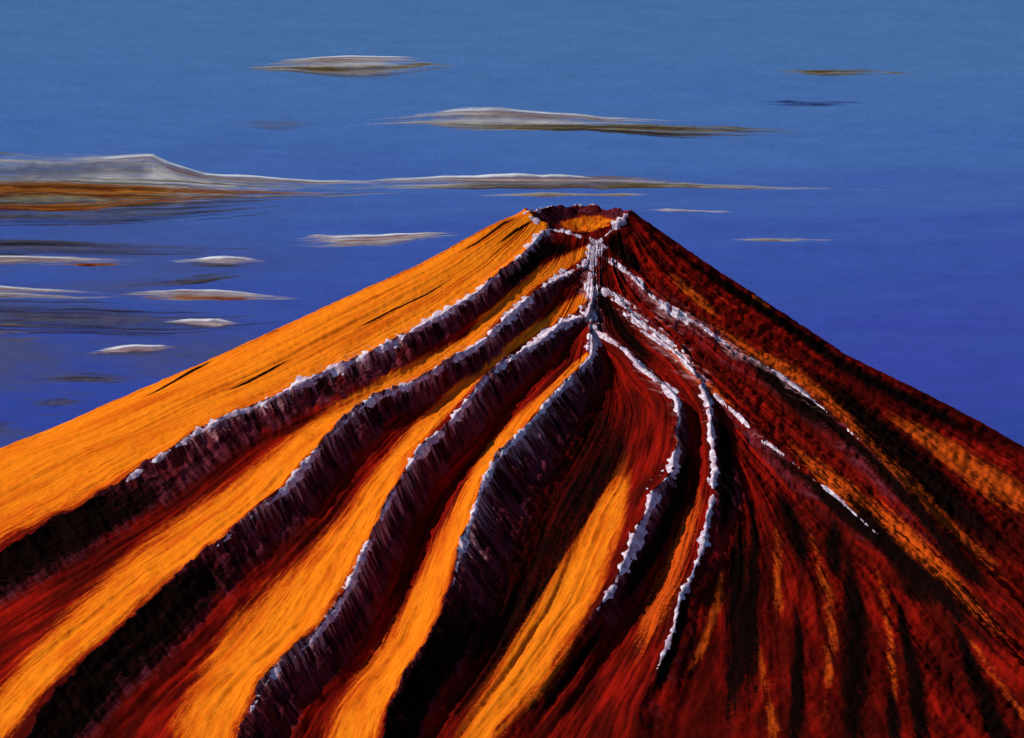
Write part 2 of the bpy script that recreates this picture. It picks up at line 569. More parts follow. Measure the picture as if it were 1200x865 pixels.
EMBERS = [  # duller orange-red streaks
    [(822, 556, 2), (816, 585, 8), (803, 630, 11), (782, 683, 12), (764, 726, 13), (751, 757, 10), (745, 800, 6)],
    [(849, 650, 3), (842, 701, 6), (822, 761, 6), (803, 798, 5)],
    [(760, 392, 4), (800, 425, 5), (830, 455, 6), (862, 478, 6)],
    [(800, 350, 3), (840, 385, 6), (880, 412, 8), (915, 432, 9), (950, 452, 8), (990, 485, 10), (1025, 520, 12), (1060, 558, 13), (1100, 600, 14), (1150, 650, 12), (1200, 700, 10)],
    [(1030, 478, 4), (1060, 498, 9), (1098, 522, 11), (1140, 550, 14), (1200, 588, 18), (1240, 615, 18)],
    [(878, 344, 2), (892, 356, 5), (910, 368, 3)],
    [(905, 500, 5), (940, 535, 9), (975, 565, 11), (1020, 602, 13), (1060, 632, 14), (1100, 668, 12), (1150, 720, 10), (1200, 775, 8)],
    [(908, 600, 3), (912, 640, 6), (912, 700, 7), (916, 740, 5)],
    [(930, 575, 3), (957, 650, 6), (970, 700, 8), (974, 755, 8), (968, 820, 5), (966, 880, 3)],
    [(1020, 640, 2), (1034, 690, 5), (1042, 740, 6), (1048, 810, 4), (1052, 870, 3)],
    [(775, 310, 3), (800, 335, 6), (825, 358, 6), (850, 380, 4)],
    [(1110, 715, 2), (1150, 770, 5), (1190, 825, 6), (1240, 890, 6)],

    [(880, 690, 3), (890, 770, 5), (903, 840, 6), (912, 930, 6)],
]
CHARS = [  # black cinder streaks, and shade painted along some ridge sides
    [(925, 425, 3), (949, 440, 7), (985, 462, 9), (1015, 494, 10), (1050, 524, 12), (1095, 566, 14), (1130, 600, 16), (1165, 630, 14), (1200, 660, 12)],
    [(905, 560, 4), (925, 600, 7), (938, 640, 8), (945, 680, 5)],
    [(868, 560, 4), (866, 650, 10), (868, 740, 14), (862, 800, 10), (850, 870, 8)],
    [(880, 560, 3), (884, 640, 5), (880, 740, 8), (876, 870, 8)],
    [(985, 610, 2), (1000, 690, 9), (1003, 760, 12), (1000, 830, 12), (998, 940, 10)],
    [(850, 470, 3), (892, 517, 4), (930, 550, 5), (970, 584, 6), (1000, 608, 7), (1030, 634, 7), (1065, 660, 8), (1095, 686, 7), (1130, 727, 6), (1175, 773, 5), (1240, 830, 4)],
    [(830, 394, 3), (880, 428, 4), (925, 454, 5), (968, 490, 5), (1018, 534, 5), (1066, 586, 6), (1110, 639, 6), (1160, 684, 5), (1240, 745, 4)],
    [(930, 690, 2), (936, 750, 5), (934, 830, 7), (930, 930, 7)],
    [(1040, 790, 3), (1048, 850, 6), (1052, 930, 6)],
    [(985, 560, 5), (1010, 600, 8), (1050, 650, 9), (1080, 690, 12), (1110, 722, 10)],
    [(1030, 660, 2), (1055, 720, 4), (1072, 790, 7), (1080, 860, 8), (1085, 930, 8)],
    [(1085, 685, 2), (1125, 745, 5), (1150, 810, 9), (1175, 872, 10), (1195, 940, 10)],
    [(980, 600, 4), (975, 640, 7), (985, 690, 5)],
    [(1075, 590, 5), (1110, 640, 8), (1140, 672, 9), (1170, 700, 5)],
    [(745, 262, 3), (800, 302, 4), (850, 334, 4), (914, 376, 4), (994, 432, 5), (1077, 474, 6), (1147, 512, 6), (1200, 545, 6)],
    [(735, 262, 6), (720, 285, 10), (740, 306, 8), (765, 330, 5)],
    [(700, 320, 3), (712, 360, 7), (740, 400, 9), (775, 440, 7)],
    [(840, 470, 4), (850, 520, 6), (852, 580, 6), (845, 640, 4)],
    [(680, 286, 3), (664, 292, 7), (645, 292, 8), (628, 302, 8), (604, 326, 8), (578, 348, 6)],
    [(806, 490, 4), (806, 540, 6), (793, 590, 8), (768, 640, 10), (738, 690, 10), (715, 722, 6)],
    [(715, 720, 5), (690, 760, 7), (650, 810, 7), (615, 865, 5)],
    [(806, 690, 4), (800, 730, 7), (780, 780, 7), (760, 830, 6)],
    [(868, 402, 3), (900, 440, 7), (940, 475, 8), (980, 512, 7)],
    [(520, 715, 7), (505, 765, 11), (482, 812, 10), (470, 850, 6)],
]
CRACKS = [  # thin dark fissures in the left ash slope
    [(258, 418, 1), (225, 435, 2.2), (190, 455, 1.6), (160, 470, 0.8)],
    [(350, 415, 0.8), (320, 432, 2.2), (290, 448, 2.4), (262, 460, 0.8)],
    [(612, 252, 1), (590, 262, 2.5), (560, 284, 1.5), (530, 300, 0.8)],
    [(632, 255, 1.5), (605, 270, 2.6), (575, 292, 1.5)],
    [(540, 320, 0.8), (500, 345, 1.6), (455, 366, 1.2), (410, 388, 0.8)],
    [(470, 358, 0.8), (440, 374, 1.8), (420, 384, 0.8)],
]

SNOWS = {  # frosted crest per ridge: (u, v, half width)
    1: [(680, 277, 2), (661, 271, 3), (644, 269, 4), (631, 277, 4), (616, 294, 4), (593, 315, 4), (560, 342, 4), (520, 367, 3.5), (490, 384, 3.5), (462, 401, 4),
        (430, 417, 6), (405, 428, 6), (375, 440, 5), (345, 453, 4), (320, 467, 4), (295, 479, 4), (268, 487, 5), (250, 497, 5), (232, 506, 3), (212, 520, 3), (183, 539, 3.5), (152, 561, 3)],
    2: [(687, 308, 5), (672, 317, 4), (649, 327, 4), (634, 338, 4), (608, 360, 5), (583, 385, 4), (555, 408, 4), (522, 428, 4), (492, 446, 4), (466, 457, 4), (441, 467, 5),
        (418, 482, 4), (389, 511, 3.5), (363, 539, 3.5), (333, 576, 4), (300, 602, 2.5), (256, 639, 2)],
    3: [(689, 369, 4), (664, 378, 4.5), (644, 389, 3.5), (620, 407, 3.5), (591, 426, 3.5), (570, 444, 3), (552, 466, 3), (529, 496, 3.5), (503, 520, 5), (481, 544, 4), (466, 570, 4),
        (452, 598, 4), (430, 640, 3.5), (415, 675, 3), (404, 699, 4), (390, 722, 3.5), (362, 755, 3), (330, 780, 3), (309, 804, 3), (293, 834, 3)],
    4: [(693, 395, 4), (694, 417, 5), (674, 440, 4), (648, 466, 4), (626, 492, 3), (596, 525, 3), (578, 544, 4), (563, 577, 3.5), (552, 610, 3.5), (540, 647, 3.5), (531, 688, 3)],
    5: [(696, 388, 4), (711, 397, 4), (733, 411, 4), (755, 434, 4), (781, 454, 5), (793, 469, 5), (796, 491, 5), (794, 524, 5), (787, 552, 8), (766, 584, 8), (752, 620, 8), (737, 654, 8), (717, 692, 6), (700, 715, 2)],
    6: [(698, 336, 3), (708, 339, 3.5), (723, 347, 5), (735, 358, 5), (746, 375, 4), (765, 391, 5), (783, 406, 5.5), (801, 421, 6), (822, 447, 6), (831, 476, 4.5), (833, 510, 5),
        (837, 546, 4.5), (836, 576, 4), (831, 602, 4.5), (822, 646, 5), (807, 683, 3.5), (796, 702, 3), (789, 738, 2.5), (768, 789, 2)],
    7: [(837, 463, 3), (859, 482, 4), (892, 513, 4), (907, 524, 1.5), (958, 566, 0.6), (968, 572, 1.6), (1024, 622, 0.8), (1030, 627, 1.0)],
    8: [(700, 296, 4), (723, 310, 4), (743, 326, 4), (763, 347, 4), (781, 359, 6), (801, 371, 6), (821, 381, 4), (862, 412, 4), (880, 420, 2), (910, 436, 2), (939, 458, 4), (966, 480, 2.2), (991, 501, 3.5), (1005, 514, 2)],
}
RIM_SNOW = [
    [(614, 250, 2), (622, 245, 4), (640, 242, 2.5), (662, 239, 2), (680, 238, 3), (697, 240, 1.5)],
    [(621, 254, 3.5), (630, 258, 3)],
    [(737, 250, 2.5), (727, 260, 3.5), (716, 270, 4), (706, 280, 5), (699, 290, 5)],
]
SPINE_SNOW = [(699, 288, 7), (695, 298, 6), (692, 310, 5), (691, 325, 5), (690, 340, 4.5), (694, 350, 5), (690, 362, 5), (693, 376, 5), (696, 388, 5), (697, 404, 4), (692, 424, 4)]


def build_volcano(NTH=2000, dr=2.6):
    root = bpy.data.objects.new('volcano', None)
    COL.objects.link(root)
    tag(root, 'steep orange and dark red volcano with snow-dusted lava ridges and an open summit crater', 'volcano')
    # polar grid: dense on the near side
    front = np.linspace(math.radians(-188), math.radians(8), NTH)
    back = np.linspace(math.radians(8), math.radians(172), 241)[1:-1]
    th = np.concatenate([front, back])
    rad = np.concatenate([np.linspace(0.5, 62, 40), np.arange(62 + 1.6, 420, dr * 0.7), np.arange(420, 1280, dr), np.linspace(1300, 2700, 60)])
    TH, R = np.meshgrid(th, rad)
    nr, nt = R.shape
    X, Y = R * np.cos(TH), R * np.sin(TH)
    pl = ([0, 62, 111, 186, 237, 298, 435, 539, 609, 678, 1200, 1800, 2700], [4, 5, 29, 71, 94, 122, 186, 231, 263, 290, 520, 770, 1015])
    pr = ([0, 62, 137, 236, 316, 399, 469, 521, 900, 1200, 1800, 2700], [5, 7, 61, 127, 181, 222, 259, 290, 460, 590, 800, 1015])
    pf = ([0, 62, 150, 300, 600, 900, 1200, 1500, 2700], [34, 38, 86, 165, 310, 450, 588, 710, 1015])
    pb = ([0, 62, 300, 600, 1200, 2700], [-6, -6, 118, 270, 560, 1015])

    def prof(p):
        return np.interp(R, *p)
    c, s = np.cos(TH), np.sin(TH)
    wl, wr = np.where(c < 0, c * c, 0), np.where(c > 0, c * c, 0)
    wf, wb = np.where(s < 0, s * s, 0), np.where(s > 0, s * s, 0)
    base = 1000 - (wl * prof(pl) + wr * prof(pr) + wf * prof(pf) + wb * prof(pb))
    rim62 = 1000 - (wl * 5 + wr * 7 + wf * 38 - wb * 6)
    inside = np.clip(R / 62.0, 0, 1)
    bowl = 968 + (rim62 - 968) * inside ** 2.3
    base = np.where(R < 62, bowl, base)
    # facing the viewer's side
    gz_t = np.gradient(base, axis=1) / np.maximum(np.gradient(TH, axis=1), 1e-6)
    gz_r = np.gradient(base, axis=0) / np.maximum(np.gradient(R, axis=0), 1e-6)
    gx = gz_r * c - gz_t * s / R
    gy = gz_r * s + gz_t * c / R
    vx, vy, vz = CAM[0] - X, CAM[1] - Y, CAM[2] - base
    vl = np.sqrt(vx ** 2 + vy ** 2 + vz ** 2)
    facing = (-gx * vx - gy * vy + vz) / vl / np.sqrt(gx ** 2 + gy ** 2 + 1)
    mask = sstep(0.0, 0.08, facing) * (Y < 60) * sstep(1275, 1180, R)
    mask = np.where(R < 62, 0, mask * sstep(62, 90, R))
    ub, vb = project(X, Y, base)
    # wobble the crests a little
    wob = 3.2 * fbm(ub / 26, vb / 26, 4, 5) * sstep(270, 360, vb)
    q, gap = chart(ub + wob, vb + 0.6 * wob)
    q0 = chart(ub, vb)[0]                    # smooth version, for strokes down the fall line
    qi = np.clip(np.floor(q), 0, 8).astype(int)
    f = np.clip(q - qi, 0, 1)
    relief = np.zeros(R.shape)
    scarp = np.zeros(R.shape)
    owner_ridge = np.full(R.shape, -1)
    fall = np.zeros(R.shape)                 # 0 at the crest, 1 at the foot of the steep side
    for i in range(9):
        m = qi == i
        fl, fr, pw = PROF[i]
        fm, vm = f[m], vb[m]
        hl = np.interp(vm - 20, VV, HGT[i])
        hr = np.interp(vm - 20, VV, HGT[i + 1])
        gm = gap[m]
        cap = 400 if i <= 4 else 46
        fl = np.minimum(fl, cap / gm)
        if i in (6, 7):
            fr = np.minimum(fr, 26 / gm)
        a = np.clip(fm / fl, 0, 1)
        b = np.clip((fm - (1 - fr)) / fr, 0, 1)
        relief[m] = hl * (1 - a) ** 1.35 + hr * b ** pw
        if 1 <= i <= 6:
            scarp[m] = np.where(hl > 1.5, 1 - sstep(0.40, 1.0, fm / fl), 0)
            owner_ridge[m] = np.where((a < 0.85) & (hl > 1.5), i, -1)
            fall[m] = a
        if i == 5:
            scarp[m] *= 1 - 0.9 * sstep(690, 790, vm)
        if i in (6, 7):                       # these two are steep on the side of the viewer
            sc = np.where(hr > 1.5, sstep(-0.15, 0.35, b), 0)
            owner_ridge[m] = np.where((b > 0.15) & (hr > 1.5), i + 1, owner_ridge[m])
            fall[m] = np.where(b > 0.15, 1 - b, fall[m])
            scarp[m] = np.maximum(scarp[m], sc * 0.5)
            scarp[m] *= 1 - 0.75 * sstep(560, 680, vm)
    along = ub * 0.5 - vb * 0.86
    flute = vnoise(along / 7.0, q * 2.5, 3) + 0.6 * vnoise(along / 3.2, q * 4, 8)
    rough = fbm(ub / 7, vb / 7, 4, 21)
    relief = relief + scarp * (2.2 * flute + 1.3 * rough)
    relief = relief + 1.3 * fbm(q0 * 22, vb / 190, 3, 31) + 0.3 * fbm(q0 * 70, vb / 110, 2, 41) + 0.45 * fbm(ub / 5, vb / 5, 3, 43)
    onright = sstep(6.0, 7.0, q)
    relief = relief + onright * (2.2 * fbm(q0 * 11, vb / 90, 4, 51) + 1.3 * rough)
    Z = base + mask * relief
    Z = Z + np.where(mask < 0.5, 1, 0) * np.where(R < 62, 1.6, 0) * fbm(X / 9, Y / 9, 4, 61)
    rimw = np.exp(-((R - 62) / 9.0) ** 2)
    Z = Z + rimw * 2.6 * fbm(X / 10, Y / 10, 4, 71)
    Z = Z + np.where(facing < 0.08, 1, 0) * np.where(R > 80, 1, 0) * 1.3 * fbm(TH * 90, R / 14, 4, 81)
    U, V = project(X, Y, Z)

    # normals of the whole surface, so that the parts meet without a seam
    P = np.stack([X, Y, Z], -1)
    Pt = np.concatenate([P[:, -1:], P, P[:, :1]], 1)
    dT = Pt[:, 2:] - Pt[:, :-2]
    dR = np.gradient(P, axis=0)
    NRM = np.cross(dR, dT)
    NRM /= np.linalg.norm(NRM, axis=-1, keepdims=True) + 1e-9
    NRM *= np.sign(NRM[..., 2:3] + 1e-9)

    # ---- colour zones, with light and shade of the ridges put in
    near = (facing > -0.05) & (Y < 70)
    nz = near.ravel()
    fu, fv = U.ravel()[nz], V.ravel()[nz]

    def spread(vals, fill=0.0):
        out = np.full(U.size, fill, np.float32)
        out[nz] = vals
        return out.reshape(U.shape)
    ash = np.zeros(U.shape, np.float32)  # orange of the sunlit slopes and chutes, painted in as ash
    chute_id = np.full(U.shape, -1)
    for k, p in enumerate(LIT_CHUTES):
        b = spread(band(fu, fv, [(a, c, w * 0.80) for a, c, w in p], 1.55, False, k == 3))
        chute_id = np.where(b > 0.55, k, chute_id)
        ash = np.maximum(ash, b)
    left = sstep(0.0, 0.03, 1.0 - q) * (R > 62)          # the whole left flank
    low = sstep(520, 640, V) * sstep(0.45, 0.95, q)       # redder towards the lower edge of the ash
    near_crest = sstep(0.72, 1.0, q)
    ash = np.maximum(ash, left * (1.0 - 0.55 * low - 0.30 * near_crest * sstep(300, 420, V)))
    ember = np.zeros(U.shape, np.float32)
    for k, p in enumerate(EMBERS):
        ember = np.maximum(ember, (0.62 if 6 < k and p[0][1] > 560 else 1.05 if k in (3, 4, 6) else 0.85) * spread(band(fu, fv, p, 1.9)))
    ember = np.maximum(ember, 0.02 * onright)
    char = np.zeros(U.shape, np.float32)
    for p in CHARS:
        p = [(a, b, w * (1.35 if a > 840 else 1.0)) for a, b, w in p]
        char = np.maximum(char, spread(band(fu, fv, p, 1.9)))
    whiteend = np.interp(qi, range(9), [560, 545, 640, 840, 690, 720, 790, 520, 500])
    low_shade = scarp * sstep(-30, 60, V - whiteend) * (qi >= 1) * (qi <= 4) * sstep(1.1, 0.6, fall)  # shade on the lower steep faces, blackened into the colour
    char = np.maximum(char, 0.95 * low_shade)
    foot = scarp * sstep(0.45, 0.8, fall) * (qi >= 1) * (qi <= 5)  # painted shade where the steep side ends
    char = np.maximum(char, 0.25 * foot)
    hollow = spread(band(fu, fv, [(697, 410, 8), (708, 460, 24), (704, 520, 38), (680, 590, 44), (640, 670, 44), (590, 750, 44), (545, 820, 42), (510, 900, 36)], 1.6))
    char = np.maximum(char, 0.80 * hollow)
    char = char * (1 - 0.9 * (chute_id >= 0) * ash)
    for p in CRACKS:
        char = np.maximum(char, 0.95 * spread(band(fu, fv, [(a, c, w * 0.75) for a, c, w in p], 1.3)))
    drip = vnoise(along / 3.0, q * 1.2, 91) * 0.5 + 0.5
    frost = scarp * (1 - sstep(0.05, 0.25 + 0.65 * drip, fall)) * sstep(30, -60, V - whiteend) * 0.68 * (qi >= 1) * (qi <= 5)
    frost = np.maximum(frost, (qi >= 6) * scarp * 0.25 * sstep(30, -60, V - whiteend))
    for i, p in SNOWS.items():
        b = spread(band(fu, fv, [(a, c + 3, w * 2.6) for a, c, w in p], 1.8, True))
        frost = np.maximum(frost, b * (0.62 if i >= 5 else 0.5) * sstep(560, 400, V) ** 0.5)
    frost = np.maximum(frost, 0.6 * spread(band(fu, fv, [(a, c, w * 2.6) for a, c, w in SPINE_SNOW], 1.8)))
    # crater: orange floor, dark red walls
    cr = R < 62
    ash = np.where(q >= 1, ash * (1 - 0.45 * sstep(0.93, 1.0, f) * (qi <= 4)), ash)
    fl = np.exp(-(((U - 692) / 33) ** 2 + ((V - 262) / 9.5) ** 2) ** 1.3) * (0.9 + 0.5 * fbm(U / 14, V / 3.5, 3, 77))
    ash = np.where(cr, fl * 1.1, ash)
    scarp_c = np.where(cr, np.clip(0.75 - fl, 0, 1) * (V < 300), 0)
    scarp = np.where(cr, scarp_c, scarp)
    char = np.where(cr, char * 0.3, char)
    bk = ~near
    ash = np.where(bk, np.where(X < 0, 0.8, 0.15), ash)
    scarp = np.where(bk, 0, scarp)
    char = np.where(bk, 0, char)
    frost = np.where(bk | cr, 0, frost)
    flow = np.stack([np.where(near, q0 * 26, TH * 60), np.where(near, V, R), np.zeros_like(R)], -1)

    # ---- snow thickness per ridge
    def snow_field(pts, seed, grow=1.0, off=0.74):
        p = np.array(pts, float)
        out = np.full(fu.shape, -9.0)
        m = (fu > p[:, 0].min() - 20) & (fu < p[:, 0].max() + 20) & (fv > p[:, 1].min() - 20) & (fv < p[:, 1].max() + 20)
        d, par, _ = seg_dist(fu[m], fv[m], p)
        w = np.interp(par, np.arange(len(p)), p[:, 2]) * grow
        n = fbm(fu[m] / 4.0, fv[m] / 4.0, 3, seed) * 0.42 + 0.8 * fbm(par * 1.9, d * 0.12, 3, seed + 7)
        dr_ = 1.0 + 0.8 * np.maximum(vnoise((fu[m] * 0.5 - fv[m] * 0.86) / 3.0, d * 0.02, seed + 11), -0.4)
        out[m] = off + 1.25 * np.clip(n, -1, 0.8) - (d / np.maximum(w * dr_, 0.3)) ** 1.3
        o = np.full(U.size, -9.0)
        o[nz] = np.where(np.isfinite(out), out, -9)
        return o.reshape(U.shape)

    # ---- owners of the faces
    own = np.zeros(U.shape, int)                      # 0: slope
    own = np.where((left > 0.5) & near, 1, own)       # 1: ash slope
    own = np.where(chute_id >= 0, 20 + chute_id, own)
    own = np.where((owner_ridge >= 1) & near & (mask > 0.3), 30 + owner_ridge, own)
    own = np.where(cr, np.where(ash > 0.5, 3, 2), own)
    I = np.arange(nr * nt).reshape(nr, nt)
    quads = np.stack([I[:-1], np.roll(I[:-1], -1, 1), np.roll(I[1:], -1, 1), I[1:]], -1).reshape(-1, 4)[:, ::-1]
    fo = own.ravel()[quads[:, 1]]
    Pf, Nf = P.reshape(-1, 3), NRM.reshape(-1, 3)
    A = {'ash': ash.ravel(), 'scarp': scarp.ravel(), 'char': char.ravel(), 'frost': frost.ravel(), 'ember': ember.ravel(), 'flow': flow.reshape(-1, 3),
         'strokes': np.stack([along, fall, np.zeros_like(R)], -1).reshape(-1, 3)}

    def piece(name, faces, mat, parent, lift=None):
        ids, inv = np.unique(faces, return_inverse=True)
        vv = Pf[ids] + (Nf[ids] * lift.ravel()[ids][:, None] if lift is not None else 0)
        return make_mesh(name, vv, inv.reshape(faces.shape), mat, parent,
                         None if lift is not None else Nf[ids], {k: a[ids] for k, a in A.items()} if lift is None else None)

    def snow(pts_list, name, parent, seed, th=0.5, grow=0.95, off=0.78):
        fld = np.full(U.shape, -9.0)
        for p in pts_list:
            fld = np.maximum(fld, snow_field(p, seed, grow, off))
        fld = np.where(near, fld, -9)
        lift = np.clip(fld, -0.4, 1.0) * th
        keep = (fld.ravel()[quads] > -0.35).any(1)
        if keep.sum() > 10:
            return piece(name, quads[keep], SNOW, parent, lift)

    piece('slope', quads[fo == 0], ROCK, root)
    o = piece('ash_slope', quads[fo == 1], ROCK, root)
    o['label'] = 'smooth sunlit orange ash slope with thin dark fissures'
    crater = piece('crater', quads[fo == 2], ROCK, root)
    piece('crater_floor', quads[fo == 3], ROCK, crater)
    snow(RIM_SNOW, 'rim_snow', crater, 3, 0.9, off=0.5)
    for k in range(4):
        piece('lit_ash_chute', quads[fo == 20 + k], ROCK, root)
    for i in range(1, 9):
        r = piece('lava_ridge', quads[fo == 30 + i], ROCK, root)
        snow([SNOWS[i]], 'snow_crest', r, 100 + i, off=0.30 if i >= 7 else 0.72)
    snow([SPINE_SNOW], 'snow_spine', root, 120)


build_volcano()

# ------------------------------------------------------------------ clouds
WHITE = dict(c1=(0.78, 0.84, 0.88), c2=(0.93, 0.97, 0.98), dens=0.92)
GREY = dict(c1=(0.50, 0.51, 0.49), c2=(0.78, 0.76, 0.68), dens=0.78)
OLIVE = dict(c1=(0.22, 0.18, 0.06), c2=(0.40, 0.36, 0.18), dens=0.8)  # olive vapour; on cloud bellies it stands for painted shade
RUST = dict(c1=(0.42, 0.07, 0.008), c2=(0.60, 0.29, 0.05), dens=1.0)
SMOKE = dict(c1=(0.08, 0.075, 0.085), c2=(0.19, 0.18, 0.15), dens=0.6)
FAINT = dict(c1=(0.12, 0.12, 0.13), c2=(0.22, 0.21, 0.19), dens=0.22)
BLUE = dict(c1=(0.03, 0.06, 0.30), c2=(0.06, 0.10, 0.34), dens=0.5)
MATS = {}


def cmat(kind, seed):
    key = (kind, seed % 5)
    if key not in MATS:
        d = {'white': WHITE, 'grey': GREY, 'olive': OLIVE, 'rust': RUST, 'smoke': SMOKE, 'blue': BLUE, 'faint': FAINT}[kind]
        MATS[key] = cloud_material(kind + '_vapour', d['c1'], d['c2'], d['dens'], seed % 5, 0.22 if kind == 'white' else 0.5)
    return MATS[key]


def cloud_part(name, kind, top, bot, depth, parent, origin, seed, nst=None):
    """a streaming lens of vapour between an upper and a lower outline, with loose strands drawn out of it"""
    top, bot = np.array(top, float), np.array(bot, float)
    rg = np.random.default_rng(seed * 31 + len(name))
    u0, u1 = top[0, 0], top[-1, 0]
    span, tall = u1 - u0, float(np.max(np.interp(np.linspace(u0, u1, 30), bot[:, 0], bot[:, 1]) - np.interp(np.linspace(u0, u1, 30), top[:, 0], top[:, 1])))
    lofts = [(u0, u1, 0.0, 1.0, 0.0)]
    for _ in range(int(4 + span / 32) if nst is None else nst):
        ln = span * rg.uniform(0.2, 0.75)
        a0 = u0 - 0.04 * span + rg.uniform(0, 1) * (1.08 * span - ln)
        c = rg.beta(1.1, 2.2) if kind == 'white' else rg.uniform(0.0, 1.0)
        hh = rg.uniform(0.5, 1.1) / max(tall, 2.0)
        lofts.append((a0, a0 + ln, c - hh, c + hh, rg.uniform(-1.2, 1.2)))
    verts, edge, flow, faces = [], [], [], []
    m = 16
    for li, (a0, a1, c0, c1, dv) in enumerate(lofts):
        n = max(20, int((a1 - a0) / 3))
        t = np.linspace(0, 1, n)
        u = a0 + (a1 - a0) * t
        ends = np.clip(np.minimum(t, 1 - t) / (0.40 if li == 0 else 0.46), 0, 1) ** 0.8
        vt = np.interp(u, top[:, 0], top[:, 1]) + 0.9 * fbm(u / 40, u * 0, 3, seed)
        vb = np.interp(u, bot[:, 0], bot[:, 1]) + 1.1 * fbm(u / 40, u * 0 + 5, 3, seed)
        vb = np.maximum(vb, vt + 0.8)
        vt, vb = vt + (vb - vt) * c0, vt + (vb - vt) * c1
        if li:
            vt, vb = vt + dv * (t - 0.5), vb + dv * (t - 0.5)
        mid, half = (vt + vb) / 2, np.maximum((vb - vt) / 2, 0.45)
        half = half * (0.17 + 1.0 * ends)
        base = len(verts)
        yo = 0.0 if li == 0 else rg.uniform(-1, 0.2) * 6
        for k in range(n):
            for j in range(m):
                a = 2 * math.pi * j / m
                sy, sz = math.sin(a), math.cos(a)
                w = at(u[k], mid[k] - half[k] * sz, depth)
                w[1] += (yo - sy * min(half[k] * 7.0, max(12.0, half[k] * 3.2))) * depth / F
                verts.append(w - origin)
                if kind == 'white':
                    e = 0.9 - 1.7 * max(0.0, -sz) ** 1.0 - 0.5 * max(0.0, sz) ** 6
                else:
                    e = 0.82 - 1.35 * abs(sz) ** 1.7
                if li:
                    e = 0.75 - 0.4 * abs(sz) ** 3
                edge.append(e - (0.98 if li == 0 else 0.7) * (1 - ends[k]))
                flow.append((u[k], mid[k] - half[k] * sz + li * 9.0, (3.0 if sy < 0 else 0.0)))
        faces += [(base + k * m + j, base + k * m + (j + 1) % m, base + (k + 1) * m + (j + 1) % m, base + (k + 1) * m + j) for k in range(n - 1) for j in range(m)]
    return make_mesh(name, verts, faces, cmat(kind, seed), parent, None, {'edge': edge, 'flow': np.array(flow)})


def cloud(label, depth, parts, seed, group=None):
    us = [p[0] for _, _, tp, _ in parts for p in tp]
    vs_ = [p[1] for _, _, tp, _ in parts for p in tp]
    step = max(48, 7.5 * max(b_[1] - t_[1] for _, _, tp, bt in parts for t_, b_ in zip(tp, bt)))
    org = at((min(us) + max(us)) / 2, (min(vs_) + max(vs_)) / 2, depth)
    if len(parts) == 1:
        nm, kind, tp, bt = parts[0]
        o = cloud_part('cloud', kind, tp, bt, depth, None, org, seed)
        o.location = org
    else:
        o = bpy.data.objects.new('cloud', None)
        COL.objects.link(o)
        o.location = org
        for k, (nm, kind, tp, bt) in enumerate(parts):
            cloud_part(nm, kind, tp, bt, depth + step * (len(parts) - k), o, org, seed + k)
    tag(o, label, 'cloud', group)


cloud('short streaky cloud with olive underside, highest in the sky, upper left', 7600, [
    ('grey_body', 'grey', [(262, 76), (320, 70), (400, 66), (500, 67), (545, 75)], [(262, 82), (320, 85), (400, 86), (480, 84), (545, 78)]),
    ('olive_belly', 'olive', [(265, 77), (340, 77), (420, 78), (480, 74), (548, 75)], [(265, 83), (340, 86), (430, 92), (500, 90), (548, 78)]),
    ('white_crest', 'white', [(310, 73), (340, 69), (400, 66.5), (470, 66), (515, 68)], [(310, 76), (340, 74), (400, 72), (470, 73), (515, 71)])], 1)
cloud('long white-topped cloud with an olive tail drawn out to the right, above the summit', 7900, [
    ('grey_body', 'grey', [(390, 143), (460, 136), (530, 130), (600, 132), (700, 140), (800, 145)], [(390, 150), (460, 150), (530, 152), (600, 152), (700, 152), (800, 150)]),
    ('olive_belly', 'olive', [(400, 144), (480, 142), (560, 144), (640, 145), (720, 146), (800, 147), (880, 150), (1010, 157)], [(400, 149), (480, 150), (560, 154), (640, 153), (720, 155), (800, 161), (880, 163), (1010, 159)]),
    ('white_crest', 'white', [(455, 138), (490, 132), (530, 128), (580, 128), (640, 133), (720, 138), (820, 142)], [(455, 141), (490, 138), (530, 137), (580, 138), (640, 140), (720, 143), (820, 145)])], 2)
cloud('broad grey cloud bank over rust-red streaks at the left edge', 8400, [
    ('grey_haze', 'smoke', [(-260, 236), (80, 238), (200, 238), (340, 232), (420, 228)], [(-260, 268), (80, 266), (200, 262), (340, 248), (420, 238)]),
    ('grey_body', 'grey', [(-260, 174), (0, 178), (60, 182), (130, 179), (180, 181), (215, 197), (290, 208), (360, 213), (520, 216)], [(-260, 246), (0, 246), (60, 248), (130, 246), (180, 242), (215, 240), (290, 234), (360, 231), (520, 224)]),
    ('dark_tip', 'olive', [(-260, 170), (0, 174), (30, 177), (70, 183)], [(-260, 184), (0, 185), (30, 186), (70, 186)]),
    ('ochre_belly', 'olive', [(-260, 204), (0, 206), (80, 207), (190, 212), (300, 219), (450, 222)], [(-260, 252), (0, 250), (80, 249), (190, 245), (300, 238), (450, 228)]),
    ('rust_belly', 'rust', [(-260, 212), (0, 213), (60, 214), (130, 216), (190, 218), (260, 222), (330, 224), (410, 226)], [(-260, 232), (0, 232), (60, 230), (130, 234), (190, 233), (260, 232), (330, 230), (410, 229)]),
    ('rust_streak', 'rust', [(-260, 238), (0, 240), (60, 241), (110, 238), (180, 231), (270, 229)], [(-260, 246), (0, 246), (60, 248), (110, 249), (180, 240), (270, 233)]),
    ('white_crest', 'white', [(20, 183), (70, 186), (130, 183), (180, 182), (200, 191), (240, 203), (300, 206), (360, 211), (480, 214)], [(20, 187), (70, 192), (130, 194), (180, 192), (200, 204), (240, 212), (300, 215), (360, 217), (480, 217)])], 3)
